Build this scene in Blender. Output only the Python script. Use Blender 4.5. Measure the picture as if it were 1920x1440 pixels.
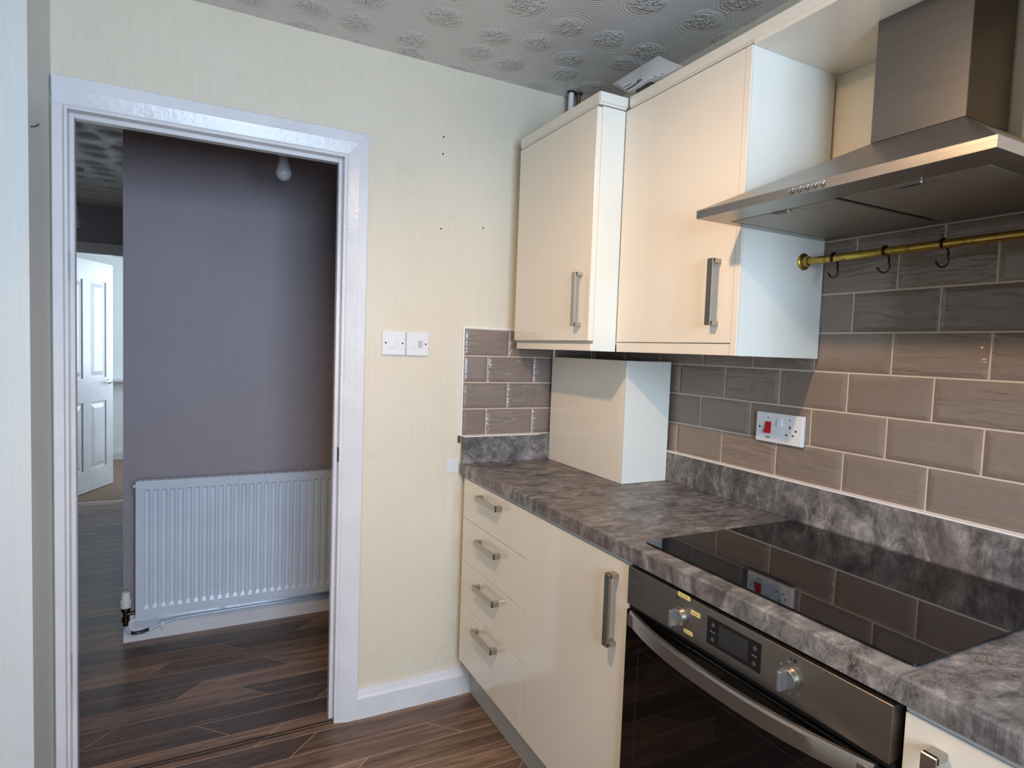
import bpy, bmesh, math, random
from mathutils import Vector, Matrix
random.seed(7)
for o in list(bpy.data.objects): bpy.data.objects.remove(o)
S = bpy.context.scene
COL = S.collection

# ------------------------------------------------------------------ camera
CAM = Vector((-1.46227, -2.11711, 1.34617))
YAW, PITCH, ROLL, FPX = 0.475627, -0.056963, 0.0357656, 1137.548
f = Vector((math.sin(YAW)*math.cos(PITCH), math.cos(YAW)*math.cos(PITCH), math.sin(PITCH)))
r0 = Vector((math.cos(YAW), -math.sin(YAW), 0)); u0 = r0.cross(f)
rr = math.cos(ROLL)*r0 + math.sin(ROLL)*u0; uu = -math.sin(ROLL)*r0 + math.cos(ROLL)*u0
cd = bpy.data.cameras.new('camera'); cam = bpy.data.objects.new('camera', cd); COL.objects.link(cam)
cam.matrix_world = Matrix(((rr.x, uu.x, -f.x, CAM.x), (rr.y, uu.y, -f.y, CAM.y), (rr.z, uu.z, -f.z, CAM.z), (0, 0, 0, 1)))
cd.sensor_fit = 'HORIZONTAL'; cd.sensor_width = 36.0; cd.lens = 36.0*FPX/1920.0; cd.clip_start = 0.02
S.camera = cam

# ------------------------------------------------------------------ world, lights, exposure
W = bpy.data.worlds.new('overcast_sky'); S.world = W; W.use_nodes = True
W.node_tree.nodes['Background'].inputs[0].default_value = (0.72, 0.84, 1.0, 1)
W.node_tree.nodes['Background'].inputs[1].default_value = 2.0
S.view_settings.view_transform = 'Standard'; S.view_settings.look = 'None'
S.view_settings.exposure = -0.27; S.view_settings.gamma = 1.0; S.view_settings.use_curve_mapping = False

def area(name, loc, direction, sx, sy, power, color):
    l = bpy.data.lights.new(name, 'AREA'); l.shape = 'RECTANGLE'; l.size = sx; l.size_y = sy
    l.energy = power; l.color = color
    o = bpy.data.objects.new(name, l); COL.objects.link(o); o.location = loc
    o.rotation_euler = Vector(direction).to_track_quat('-Z', 'Y').to_euler()
    return o
area('daylight_kitchen_window', (-1.12, -3.47, 1.58), (0, 1, -0.05), 1.16, 1.08, 112, (0.575, 0.76, 1.0))
area('daylight_far_room_window', (-0.95, 4.75, 1.5), (-1, 0, -0.05), 1.3, 1.2, 32, (0.70, 0.86, 1.0))
LAMP = Vector((-1.36, -1.28, 2.20)); LAMP_AIM = Vector((0.66, 0.26, -1.50)).normalized(); LAMP_POWER = 70; LAMP_COLOR = (1.0, 0.66, 0.38)

# ------------------------------------------------------------------ node helpers
def new_mat(name):
    m = bpy.data.materials.new(name); m.use_nodes = True
    nt = m.node_tree; b = nt.nodes['Principled BSDF']
    return m, nt, b
def N(nt, t, **kw):
    n = nt.nodes.new(t)
    for k, v in kw.items(): setattr(n, k, v)
    return n
def lin(c):
    return tuple(((x/255)/12.92 if x/255 <= 0.04045 else ((x/255+0.055)/1.055)**2.4) for x in c)
def rgba(c): return (*lin(c), 1)
def simple(name, c, rough=0.5, metal=0.0, coat=0.0, spec=0.5):
    m, nt, b = new_mat(name)
    b.inputs['Base Color'].default_value = rgba(c); b.inputs['Roughness'].default_value = rough
    b.inputs['Metallic'].default_value = metal; b.inputs['Coat Weight'].default_value = coat
    b.inputs['Coat Roughness'].default_value = 0.05; b.inputs['Specular IOR Level'].default_value = spec
    return m
def coords(nt, scale=(1, 1, 1), kind='Object'):
    tc = N(nt, 'ShaderNodeTexCoord'); mp = N(nt, 'ShaderNodeMapping'); mp.inputs['Scale'].default_value = scale
    nt.links.new(tc.outputs[kind], mp.inputs['Vector']); return mp.outputs['Vector']
def geo(nt, scale=(1, 1, 1)):
    g = N(nt, 'ShaderNodeNewGeometry'); mp = N(nt, 'ShaderNodeMapping'); mp.inputs['Scale'].default_value = scale
    nt.links.new(g.outputs['Position'], mp.inputs['Vector']); return mp.outputs['Vector']
def noise(nt, vec, scale, detail=4, rough=0.55, dist=0.0):
    n = N(nt, 'ShaderNodeTexNoise'); n.inputs['Scale'].default_value = scale; n.inputs['Detail'].default_value = detail
    n.inputs['Roughness'].default_value = rough; n.inputs['Distortion'].default_value = dist
    nt.links.new(vec, n.inputs['Vector']); return n.outputs['Fac']
def ramp(nt, fac, stops):
    r = N(nt, 'ShaderNodeValToRGB'); e = r.color_ramp.elements
    while len(e) < len(stops): e.new(0.5)
    for el, (p, c) in zip(e, stops): el.position = p; el.color = c if len(c) == 4 else rgba(c)
    nt.links.new(fac, r.inputs['Fac']); return r.outputs['Color']
def math_(nt, op, a, b=None, clamp=False):
    n = N(nt, 'ShaderNodeMath', operation=op); n.use_clamp = clamp
    for i, v in enumerate((a, b)):
        if v is None: continue
        if isinstance(v, (int, float)): n.inputs[i].default_value = v
        else: nt.links.new(v, n.inputs[i])
    return n.outputs[0]
def mixc(nt, fac, a, b, blend='MIX'):
    n = N(nt, 'ShaderNodeMix', data_type='RGBA', blend_type=blend)
    for k, v in ((0, fac), (6, a), (7, b)):
        if isinstance(v, (int, float)): n.inputs[k].default_value = v
        elif isinstance(v, tuple): n.inputs[k].default_value = v if len(v) == 4 else rgba(v)
        else: nt.links.new(v, n.inputs[k])
    return n.outputs[2]
def bump(nt, b, h, strength, dist=0.01):
    n = N(nt, 'ShaderNodeBump'); n.inputs['Strength'].default_value = strength; n.inputs['Distance'].default_value = dist
    nt.links.new(h, n.inputs['Height']); nt.links.new(n.outputs[0], b.inputs['Normal'])

# ------------------------------------------------------------------ materials
def m_wallpaper(name, c1, c2, streak, rough=0.55, stain=None):
    m, nt, b = new_mat(name)
    v = geo(nt, (1, 1, 0.02)); s1 = noise(nt, v, 420, 2, 0.6); s2 = noise(nt, v, 90, 3, 0.6)
    s = math_(nt, 'ADD', math_(nt, 'MULTIPLY', s1, 0.6), math_(nt, 'MULTIPLY', s2, 0.4))
    big = noise(nt, geo(nt), 1.7, 4, 0.6)
    col = ramp(nt, big, [(0.3, c1), (0.7, c2)])
    col = mixc(nt, math_(nt, 'MULTIPLY', math_(nt, 'SUBTRACT', 0.52, s), streak, True), col, tuple(int(x*0.72) for x in c1))
    if stain:
        st = noise(nt, geo(nt), 9, 5, 0.65); st = math_(nt, 'MULTIPLY', math_(nt, 'SUBTRACT', st, 0.60, True), 1.6, True)
        col = mixc(nt, st, col, stain)
    nt.links.new(col, b.inputs['Base Color']); b.inputs['Roughness'].default_value = rough
    bump(nt, b, s, 0.35, 0.002); return m
M = {}
M['wall'] = m_wallpaper('cream_wallpaper', (220, 208, 186), (227, 216, 196), 0.45, 0.5, (200, 188, 165))
M['pier'] = m_wallpaper('pale_green_grey_wallpaper', (212, 213, 210), (219, 219, 215), 0.4, 0.5, (190, 188, 178))
M['hall'] = m_wallpaper('mauve_grey_wallpaper', (158, 147, 153), (166, 155, 161), 0.6, 0.5)
M['white_wall'] = simple('white_emulsion', (232, 234, 232), 0.6)

def m_ceiling():
    m, nt, b = new_mat('swirl_relief_ceiling_paper')
    b.inputs['Base Color'].default_value = rgba((214, 210, 206)); b.inputs['Roughness'].default_value = 0.30
    v = geo(nt)
    vo = N(nt, 'ShaderNodeTexVoronoi', voronoi_dimensions='2D', feature='F1'); vo.inputs['Scale'].default_value = 5.9
    vo.inputs['Randomness'].default_value = 0.55
    wn = N(nt, 'ShaderNodeTexNoise'); wn.inputs['Scale'].default_value = 9; wn.inputs['Detail'].default_value = 2
    nt.links.new(v, wn.inputs['Vector'])
    vm = N(nt, 'ShaderNodeVectorMath', operation='MULTIPLY_ADD'); vm.inputs[1].default_value = (0.03, 0.03, 0)
    nt.links.new(wn.outputs['Color'], vm.inputs[0]); nt.links.new(v, vm.inputs[2]); nt.links.new(vm.outputs[0], vo.inputs['Vector'])
    d = vo.outputs['Distance']
    mask = ramp(nt, d, [(0.16, (1, 1, 1, 1)), (0.36, (0, 0, 0, 1))])
    petal = N(nt, 'ShaderNodeTexVoronoi', voronoi_dimensions='2D', feature='SMOOTH_F1'); petal.inputs['Scale'].default_value = 78
    wv = N(nt, 'ShaderNodeVectorMath', operation='MULTIPLY_ADD'); wv.inputs[1].default_value = (0.045, 0.045, 0)
    w2 = N(nt, 'ShaderNodeTexNoise'); w2.inputs['Scale'].default_value = 45; nt.links.new(v, w2.inputs['Vector'])
    nt.links.new(w2.outputs['Color'], wv.inputs[0]); nt.links.new(v, wv.inputs[2]); nt.links.new(wv.outputs[0], petal.inputs['Vector'])
    rose = math_(nt, 'MULTIPLY', math_(nt, 'ADD', math_(nt, 'MULTIPLY', petal.outputs['Distance'], 1.5), 0.35), mask)
    ring = math_(nt, 'MULTIPLY', math_(nt, 'SINE', math_(nt, 'MULTIPLY', d, 95)), math_(nt, 'SUBTRACT', 0.80, math_(nt, 'MULTIPLY', d, 1.1), True))
    ring = math_(nt, 'MULTIPLY', ring, 0.16)
    h = math_(nt, 'ADD', rose, ring)
    bump(nt, b, h, 1.0, 0.008); return m
M['ceiling'] = m_ceiling()

def m_gloss(name, c, rough=0.16):
    m, nt, b = new_mat(name)
    b.inputs['Base Color'].default_value = rgba(c); b.inputs['Roughness'].default_value = rough
    b.inputs['Coat Weight'].default_value = 0.4; b.inputs['Coat Roughness'].default_value = 0.04
    h = noise(nt, geo(nt), 14, 2); bump(nt, b, h, 0.03, 0.01); return m
M['cream'] = m_gloss('cream_gloss_laminate', (235, 225, 209), 0.15)
M['ivory'] = simple('ivory_ends_and_daylit_side', (226, 225, 214), 0.42)  # paler board for cupboard ends; on the boxing side it stands for daylight
M['carcass'] = simple('white_melamine', (226, 226, 220), 0.45)
M['rail_grey'] = simple('pale_grey_rail', (206, 208, 210), 0.4)
M['satin'] = simple('satin_silver', (186, 188, 190), 0.3, 0.9)
M['plinth'] = simple('brushed_grey_plinth', (186, 180, 172), 0.4)

def m_paint(name, c):
    m, nt, b = new_mat(name)
    h = noise(nt, geo(nt), 60, 3); big = noise(nt, geo(nt), 7, 4)
    col = ramp(nt, big, [(0.35, c), (0.75, tuple(int(x*0.955) for x in c))])
    nt.links.new(col, b.inputs['Base Color']); b.inputs['Roughness'].default_value = 0.24
    bump(nt, b, h, 0.22, 0.004); return m
M['gloss_white'] = m_paint('brushed_white_gloss_paint', (226, 224, 226))
M['radiator'] = m_paint('white_radiator_enamel', (216, 226, 238))
M['white_plastic'] = simple('white_plastic', (228, 228, 228), 0.3)
M['grey_plastic'] = simple('pale_grey_plastic', (186, 186, 188), 0.35)
M['dark'] = simple('dark_recess', (22, 20, 20), 0.6)
M['red'] = simple('red_plastic', (190, 16, 24), 0.25)

def m_laminate():
    m, nt, b = new_mat('grey_brown_stone_laminate')
    v = geo(nt, (1, 1, 1)); vs = geo(nt, (1.0, 2.2, 1.0))
    a = noise(nt, vs, 6.5, 9, 0.72, 1.6); c = noise(nt, v, 26, 9, 0.72, 0.6); d = noise(nt, geo(nt, (1, 3, 1)), 9, 10, 0.75, 2.5)
    f1 = math_(nt, 'ADD', math_(nt, 'MULTIPLY', a, 0.55), math_(nt, 'MULTIPLY', c, 0.45))
    col = ramp(nt, f1, [(0.38, (62, 60, 61)), (0.45, (86, 83, 83)), (0.52, (116, 112, 110)), (0.585, (148, 142, 138)), (0.66, (194, 187, 180))])
    ve = ramp(nt, d, [(0.47, (0, 0, 0, 1)), (0.5, (1, 1, 1, 1)), (0.53, (0, 0, 0, 1))])
    vm = noise(nt, v, 3.0, 2); vf = math_(nt, 'MULTIPLY', ve, math_(nt, 'MULTIPLY', math_(nt, 'SUBTRACT', vm, 0.5, True), 4.0, True))
    col = mixc(nt, math_(nt, 'MULTIPLY', vf, 0.6), col, (196, 172, 150))
    warm = noise(nt, geo(nt), 2.4, 3)
    col = mixc(nt, math_(nt, 'MULTIPLY', math_(nt, 'SUBTRACT', warm, 0.52, True), 2.0, True), col, (124, 96, 78), 'MIX')
    nt.links.new(col, b.inputs['Base Color'])
    b.inputs['Roughness'].default_value = 0.42
    bump(nt, b, c, 0.12, 0.002); return m
M['laminate'] = m_laminate()

def m_tile():
    m, nt, b = new_mat('taupe_glazed_tile')
    oi = N(nt, 'ShaderNodeObjectInfo')
    off = N(nt, 'ShaderNodeVectorMath', operation='MULTIPLY_ADD'); off.inputs[1].default_value = (0.0, 0.0, 37.0)
    cmb = N(nt, 'ShaderNodeCombineXYZ'); nt.links.new(oi.outputs['Random'], cmb.inputs['Z'])
    tc = N(nt, 'ShaderNodeTexCoord'); nt.links.new(cmb.outputs[0], off.inputs[0]); nt.links.new(tc.outputs['Object'], off.inputs[2])
    mp = N(nt, 'ShaderNodeMapping'); mp.inputs['Scale'].default_value = (9, 9, 46); nt.links.new(off.outputs[0], mp.inputs['Vector'])
    w = noise(nt, mp.outputs[0], 1.0, 2, 0.5, 0.7)
    amt = math_(nt, 'GREATER_THAN', oi.outputs['Random'], 0.45); amt = math_(nt, 'ADD', math_(nt, 'MULTIPLY', amt, 0.85), 0.15)
    sp = noise(nt, geo(nt), 34, 4, 0.6)
    base = ramp(nt, oi.outputs['Random'], [(0.0, (130, 115, 105)), (0.5, (138, 123, 112)), (1.0, (125, 111, 102))])
    col = mixc(nt, math_(nt, 'MULTIPLY', math_(nt, 'SUBTRACT', sp, 0.48, True), 1.4, True), base, (150, 132, 116))
    nt.links.new(col, b.inputs['Base Color']); b.inputs['Roughness'].default_value = 0.17
    bump(nt, b, math_(nt, 'MULTIPLY', w, amt), 0.55, 0.012); return m
M['tile'] = m_tile()
M['grout'] = simple('pale_grout', (206, 190, 174), 0.8)
M['sealant'] = simple('white_sealant', (238, 234, 230), 0.4)

def m_plank():
    m, nt, b = new_mat('walnut_vinyl_plank')
    oi = N(nt, 'ShaderNodeObjectInfo'); rnd = oi.outputs['Random']
    off = N(nt, 'ShaderNodeCombineXYZ'); nt.links.new(math_(nt, 'MULTIPLY', rnd, 61.0), off.inputs['Z'])
    add = N(nt, 'ShaderNodeVectorMath', operation='ADD'); nt.links.new(geo(nt, (1, 1, 1)), add.inputs[0]); nt.links.new(off.outputs[0], add.inputs[1])
    mp = N(nt, 'ShaderNodeMapping'); mp.inputs['Scale'].default_value = (3.0, 42, 1); nt.links.new(add.outputs[0], mp.inputs['Vector'])
    g1 = noise(nt, mp.outputs[0], 1.0, 6, 0.65, 0.8)
    mp2 = N(nt, 'ShaderNodeMapping'); mp2.inputs['Scale'].default_value = (12, 260, 1); nt.links.new(add.outputs[0], mp2.inputs['Vector'])
    g2 = noise(nt, mp2.outputs[0], 1.0, 3, 0.6)
    mp3 = N(nt, 'ShaderNodeMapping'); mp3.inputs['Scale'].default_value = (4, 14, 1); nt.links.new(add.outputs[0], mp3.inputs['Vector'])
    g3 = noise(nt, mp3.outputs[0], 1.6, 4, 0.6, 1.2)
    g = math_(nt, 'ADD', math_(nt, 'MULTIPLY', g1, 0.6), math_(nt, 'MULTIPLY', g2, 0.4))
    dark = ramp(nt, g, [(0.36, (46, 35, 31)), (0.50, (76, 58, 50)), (0.66, (106, 84, 72))])
    lite = ramp(nt, g, [(0.36, (80, 58, 46)), (0.50, (132, 101, 79)), (0.66, (176, 142, 116))])
    sel = ramp(nt, rnd, [(0.0, (0, 0, 0, 1)), (0.30, (0.15, 0.15, 0.15, 1)), (0.45, (0.6, 0.6, 0.6, 1)), (1.0, (1, 1, 1, 1))])
    col = mixc(nt, sel, dark, lite)
    col = mixc(nt, math_(nt, 'MULTIPLY', math_(nt, 'SUBTRACT', g3, 0.6, True), 2.2, True), col, (46, 31, 26))
    nt.links.new(col, b.inputs['Base Color'])
    b.inputs['Roughness'].default_value = 0.36; bump(nt, b, g2, 0.18, 0.0015); return m
M['plank'] = m_plank()
M['seam'] = simple('pale_plank_seam', (200, 170, 146), 0.6)
M['threshold'] = simple('dark_threshold_metal', (46, 36, 32), 0.4, 0.4)

def m_steel(name, c, rough, axis):
    m, nt, b = new_mat(name)
    sc = [500, 500, 500]; sc[axis] = 6
    h = noise(nt, geo(nt, tuple(sc)), 1.0, 2); sm = noise(nt, geo(nt), 7, 4)
    col = ramp(nt, h, [(0.3, tuple(int(x*0.94) for x in c)), (0.7, c)]); nt.links.new(col, b.inputs['Base Color'])
    b.inputs['Metallic'].default_value = 1.0
    nt.links.new(math_(nt, 'ADD', math_(nt, 'MULTIPLY', sm, 0.14), rough-0.07), b.inputs['Roughness'])
    bump(nt, b, h, 0.06, 0.001); return m
M['steel'] = m_steel('brushed_stainless_steel', (170, 163, 157), 0.34, 1)
M['steel_dark'] = m_steel('oven_panel_steel', (164, 155, 146), 0.34, 1)
M['steel_v'] = m_steel('brushed_steel_flue', (130, 127, 125), 0.36, 1)
M['handle'] = m_steel('brushed_nickel', (188, 182, 172), 0.32, 1)
M['filter'] = m_steel('grey_filter_metal', (176, 168, 156), 0.5, 1)
M['chrome'] = simple('chrome', (215, 215, 215), 0.12, 1.0)
M['hob_glass'] = simple('black_ceramic_glass', (9, 9, 10), 0.035, 0, 0, 0.55)
M['oven_glass'] = simple('black_oven_glass', (10, 8, 7), 0.05, 0, 0, 0.5)
M['black'] = simple('black_plastic', (16, 15, 15), 0.35)
M['lcd'] = simple('grey_lcd', (44, 42, 42), 0.2)
M['lcd_mark'] = simple('dim_display_print', (84, 84, 84), 0.4)
M['mark'] = simple('printed_mark', (34, 31, 30), 0.5)
M['mark_grey'] = simple('grey_print', (120, 120, 118), 0.5)
M['sticker'] = simple('yellow_sticker', (236, 208, 120), 0.55)
M['paper'] = simple('white_paper', (226, 224, 228), 0.6)
M['card'] = simple('dark_grey_card', (62, 62, 60), 0.6)
M['chipboard'] = simple('chipboard', (150, 132, 100), 0.8)
def m_brass():
    m, nt, b = new_mat('worn_brass'); n = noise(nt, geo(nt), 55, 5, 0.7)
    col = ramp(nt, n, [(0.30, (58, 44, 22)), (0.42, (176, 146, 72)), (0.8, (206, 178, 96))])
    nt.links.new(col, b.inputs['Base Color']); b.inputs['Metallic'].default_value = 1.0; b.inputs['Roughness'].default_value = 0.26
    return m
M['brass'] = m_brass()
M['bronze'] = simple('dark_bronze', (88, 72, 54), 0.3, 1.0)
M['copper'] = simple('grimy_copper', (122, 98, 76), 0.4, 0.7)
M['carpet'] = None
def m_carpet():
    m, nt, b = new_mat('brown_carpet'); n = noise(nt, geo(nt), 160, 4, 0.7)
    nt.links.new(ramp(nt, n, [(0.3, (112, 92, 76)), (0.7, (158, 134, 114))]), b.inputs['Base Color'])
    b.inputs['Roughness'].default_value = 0.95; bump(nt, b, n, 0.6, 0.006); return m
M['carpet'] = m_carpet()
def m_opal():
    m, nt, b = new_mat('opal_bulb_glass'); b.inputs['Base Color'].default_value = rgba((206, 208, 212)); b.inputs['Roughness'].default_value = 0.18
    return m
M['opal'] = m_opal()
def m_emit():
    m, nt, b = new_mat('lit_warm_bulb'); b.inputs['Base Color'].default_value = (1, 0.9, 0.75, 1)
    b.inputs['Emission Color'].default_value = (*LAMP_COLOR, 1); b.inputs['Emission Strength'].default_value = 30; return m
M['lit'] = m_emit()
def m_pane():
    m, nt, b = new_mat('window_glass'); tr = N(nt, 'ShaderNodeBsdfTransparent'); gl = N(nt, 'ShaderNodeBsdfGlossy')
    gl.inputs['Roughness'].default_value = 0.02; mx = N(nt, 'ShaderNodeMixShader'); mx.inputs[0].default_value = 0.06
    nt.links.new(tr.outputs[0], mx.inputs[1]); nt.links.new(gl.outputs[0], mx.inputs[2])
    nt.links.new(mx.outputs[0], nt.nodes['Material Output'].inputs['Surface']); return m
M['pane'] = m_pane()

# ------------------------------------------------------------------ mesh helpers
ORG = {}
def world_of(o): return ORG.get(o.name, Vector((0, 0, 0))) if o else Vector((0, 0, 0))
def tag(o, label, cat=None, group=None):
    o['label'] = label
    if cat: o['category'] = cat
    if group: o['group'] = group
    return o
def thing(name, loc, label, cat, group=None):
    o = bpy.data.objects.new(name, None); COL.objects.link(o); o.location = loc; o.empty_display_size = 0.05
    ORG[o.name] = Vector(loc); return tag(o, label, cat, group)
def obj(name, bm, mat, parent=None, origin=None, smooth=False, kind=None, label=None):
    """origin: world location of the object; the bmesh is given in world coordinates"""
    if origin is None: origin = world_of(parent)
    origin = Vector(origin)
    bmesh.ops.translate(bm, verts=bm.verts, vec=-origin)
    bmesh.ops.recalc_face_normals(bm, faces=bm.faces)
    me = bpy.data.meshes.new(name); bm.to_mesh(me); bm.free()
    for m in (mat if isinstance(mat, list) else [mat]): me.materials.append(m)
    if smooth:
        me.polygons.foreach_set('use_smooth', [True]*len(me.polygons))
        try: me.set_sharp_from_angle(angle=math.radians(35))
        except Exception: pass
    o = bpy.data.objects.new(name, me); COL.objects.link(o)
    ORG[o.name] = origin
    if parent: o.parent = parent; o.location = origin - world_of(parent)
    else: o.location = origin
    if kind: o['kind'] = kind
    if label: o['label'] = label
    return o
def B(): return bmesh.new()
def box(bm, x0, x1, y0, y1, z0, z1, bev=0.0, seg=1):
    x0, x1 = sorted((x0, x1)); y0, y1 = sorted((y0, y1)); z0, z1 = sorted((z0, z1))
    t = bmesh.new()
    r = bmesh.ops.create_cube(t, size=1.0)
    for v in t.verts:
        v.co = Vector(((x0+x1)/2+v.co.x*(x1-x0), (y0+y1)/2+v.co.y*(y1-y0), (z0+z1)/2+v.co.z*(z1-z0)))
    if bev > 0: bmesh.ops.bevel(t, geom=list(t.edges), offset=bev, segments=seg, affect='EDGES', profile=0.5, clamp_overlap=True)
    me = bpy.data.meshes.new('tmp'); t.to_mesh(me); t.free(); bm.from_mesh(me); bpy.data.meshes.remove(me)
    return bm
def bx(*a, **k): return box(B(), *a, **k)
def frame(axis, o):
    a = Vector(axis).normalized(); h = Vector((0, 0, 1)) if abs(a.z) < 0.9 else Vector((1, 0, 0))
    x = h.cross(a).normalized(); y = a.cross(x); return a, x, y
def lathe(bm, base, axis, prof, n=24):
    """prof: list of (distance along axis, radius)"""
    a, x, y = frame(axis, base); base = Vector(base); rings = []
    for d, r in prof:
        if r <= 1e-6: rings.append([bm.verts.new(base+a*d)])
        else: rings.append([bm.verts.new(base+a*d+(x*math.cos(2*math.pi*i/n)+y*math.sin(2*math.pi*i/n))*r) for i in range(n)])
    for p, q in zip(rings, rings[1:]):
        for i in range(n):
            j = (i+1) % n
            if len(p) == 1 and len(q) == 1: continue
            if len(p) == 1: bm.faces.new((p[0], q[j], q[i]))
            elif len(q) == 1: bm.faces.new((p[i], p[j], q[0]))
            else: bm.faces.new((p[i], p[j], q[j], q[i]))
    for ring in (rings[0], rings[-1]):
        if len(ring) > 1: bm.faces.new(ring)
    return bm
def tube(bm, pts, r, n=12):
    pts = [Vector(p) for p in pts]; rings = []; px = None
    for i, p in enumerate(pts):
        t = (pts[min(i+1, len(pts)-1)]-pts[max(i-1, 0)]).normalized()
        if px is None: _, px, _ = frame(t, p)
        px = (px - t*px.dot(t)).normalized(); py = t.cross(px)
        rad = r[i] if isinstance(r, (list, tuple)) else r
        rings.append([bm.verts.new(p+(px*math.cos(2*math.pi*k/n)+py*math.sin(2*math.pi*k/n))*rad) for k in range(n)])
    for p, q in zip(rings, rings[1:]):
        for k in range(n): bm.faces.new((p[k], p[(k+1) % n], q[(k+1) % n], q[k]))
    bm.faces.new(rings[0]); bm.faces.new(rings[-1]); return bm
def prism(bm, poly, axis, a, b):
    """poly: 2D points in the plane normal to axis ('x': (y,z), 'y': (x,z), 'z': (x,y))"""
    def P(p, t): return {'x': (t, p[0], p[1]), 'y': (p[0], t, p[1]), 'z': (p[0], p[1], t)}[axis]
    lo = [bm.verts.new(P(p, a)) for p in poly]; hi = [bm.verts.new(P(p, b)) for p in poly]
    n = len(poly)
    for i in range(n): bm.faces.new((lo[i], lo[(i+1) % n], hi[(i+1) % n], hi[i]))
    bm.faces.new(lo); bm.faces.new(hi); return bm

# ------------------------------------------------------------------ the setting
H = 2.355; WY = 0.008; HY = 0.96; HCX = -1.757; LX = -2.80; KY = -3.40; FY = 3.66
WT = 0.06                                                   # far face of the kitchen/hall partition
DX0, DX1, DZ = -1.797, -1.034, 1.972                        # doorway lining
PX, PY = -1.835, -0.245                                     # wall nib beside the doorway

def struct(name, bm, mat, **k):
    o = obj(name, bm, mat, kind='structure', **k); return o
# floor base with planks as its pieces
fl = B(); box(fl, LX-0.1, 0.1, KY-0.1, WT, -0.05, -0.0006); box(fl, LX-0.1, 0.9, WT, FY, -0.05, -0.0006)
floor = struct('floor', fl, M['seam'])
ROWH = 0.101; ROW0 = -0.024; GAP = 0.0028
KNOWN = {-1: ('/', -1.197), -2: ('\\', -0.636), -3: ('/', -1.07), -5: ('/', -0.595), 0: ('/', -1.296), 1: ('\\', -1.366),
         2: ('/', -1.070), 3: ('\\', -1.2189), 4: ('/', -1.540), 5: ('\\', -1.114), 6: ('/', -1.668), 7: ('\\', -1.283), 8: ('/', -1.05)}
def plank(x0b, x0t, x1b, x1t, y0, y1):
    bm = B(); prism(bm, [(x0b, y0), (x1b, y0), (x1t, y1), (x0t, y1)], 'z', -0.003, 0.0)
    obj('plank', bm, M['plank'], floor, origin=((x0b+x1t)/2, (y0+y1)/2, 0))
def clip(v, a, b): return max(a, min(b, v))
for rrow in range(-33, 36):
    y0 = ROW0+ROWH*rrow; y1 = y0+ROWH
    if y1 < KY or y0 > FY: continue
    y0c, y1c = max(y0, KY)+GAP/2, min(y1, FY)-GAP/2
    xa, xb = (LX, 0.0) if y0 < HY else (LX, HCX)
    if y1 < -0.0: xa, xb = LX, -0.45
    if rrow in KNOWN: typ, xk = KNOWN[rrow]
    else:
        typ = ('/' if rrow % 2 else '\\') if rrow < 0 else ('\\' if rrow % 2 else '/'); xk = random.uniform(-1.9, -1.2)
    per = 0.736
    js = sorted(xk+per*k for k in range(-4, 5))
    edges = [None]+[j for j in js if xa+0.12 < j < xb-0.12]+[None]
    sh = ROWH if typ == '/' else -ROWH
    for e0, e1 in zip(edges, edges[1:]):
        a0, a1 = (xa, xa) if e0 is None else (e0+GAP*0.7, e0+sh+GAP*0.7)
        b0, b1 = (xb, xb) if e1 is None else (e1-GAP*0.7, e1+sh-GAP*0.7)
        plank(a0, a1, b0, b1, y0c, y1c)
carp = struct('floor_far_room', bx(-3.7, -0.7, FY, 5.75, -0.05, 0.0), M['carpet'])
thr = B(); box(thr, DX0, DX1, 0.0035, 0.008, 0.0002, 0.0015); box(thr, DX0, DX1, 0.0175, 0.0235, 0.0002, 0.0015)
struct('trim_1', thr, M['threshold'], label='dark metal threshold strip across the kitchen doorway')
struct('trim_2', bx(-2.55, HCX, FY-0.015, FY+0.012, 0.0002, 0.005, bev=0.0015), M['gloss_white'], label='pale carpet bar at the far doorway')

ceil = B(); box(ceil, LX-0.1, 0.9, KY-0.1, FY+0.1, H, H+0.08)
struct('ceiling', ceil, M['ceiling'])
struct('ceiling_far_room', bx(-3.7, -0.7, FY+0.1, 5.75, H, H+0.08), M['white_wall'])
# kitchen walls
wb = B()
box(wb, DX1+0.012, 0.1, WY, WT, 0, H); box(wb, LX, DX0-0.012, WY, WT, 0, H); box(wb, DX0-0.012, DX1+0.012, WY, WT, DZ+0.012, H)
wall_back = struct('wall_back', wb, M['wall'])
wr = bx(0.008, 0.1, KY, WY, 0, H); wall_right = struct('wall_right', wr, M['wall'])
struct('wall_left', bx(LX-0.1, LX, KY, FY, 0, H), M['wall'])
nib = B(); box(nib, LX, PX, PY, WY-0.001, 0, H); nibo = struct('wall_nib', nib, [M['pier']], label='pale papered wall nib left of the doorway')
# window wall behind the camera
wx0, wx1, wz0, wz1 = -1.72, -0.52, 1.02, 2.14
ww = B(); box(ww, LX-0.1, wx0, KY-0.1, KY, 0, H); box(ww, wx1, 0.1, KY-0.1, KY, 0, H); box(ww, wx0, wx1, KY-0.1, KY, 0, wz0); box(ww, wx0, wx1, KY-0.1, KY, wz1, H)
struct('wall_front', ww, M['wall'])
wf = B()
for a in ((wx0, wx0+0.05, wz0, wz1), (wx1-0.05, wx1, wz0, wz1), (wx0+0.05, wx1-0.05, wz0, wz0+0.05), (wx0+0.05, wx1-0.05, wz1-0.05, wz1), (-1.14, -1.10, wz0+0.05, wz1-0.05)):
    box(wf, a[0], a[1], KY-0.055, KY-0.01, a[2], a[3], bev=0.003)
win = struct('window_1', wf, M['white_plastic'])
obj('pane', bx(wx0+0.05, -1.14, KY-0.035, KY-0.030, wz0+0.05, wz1-0.05), M['pane'], win)
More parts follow.
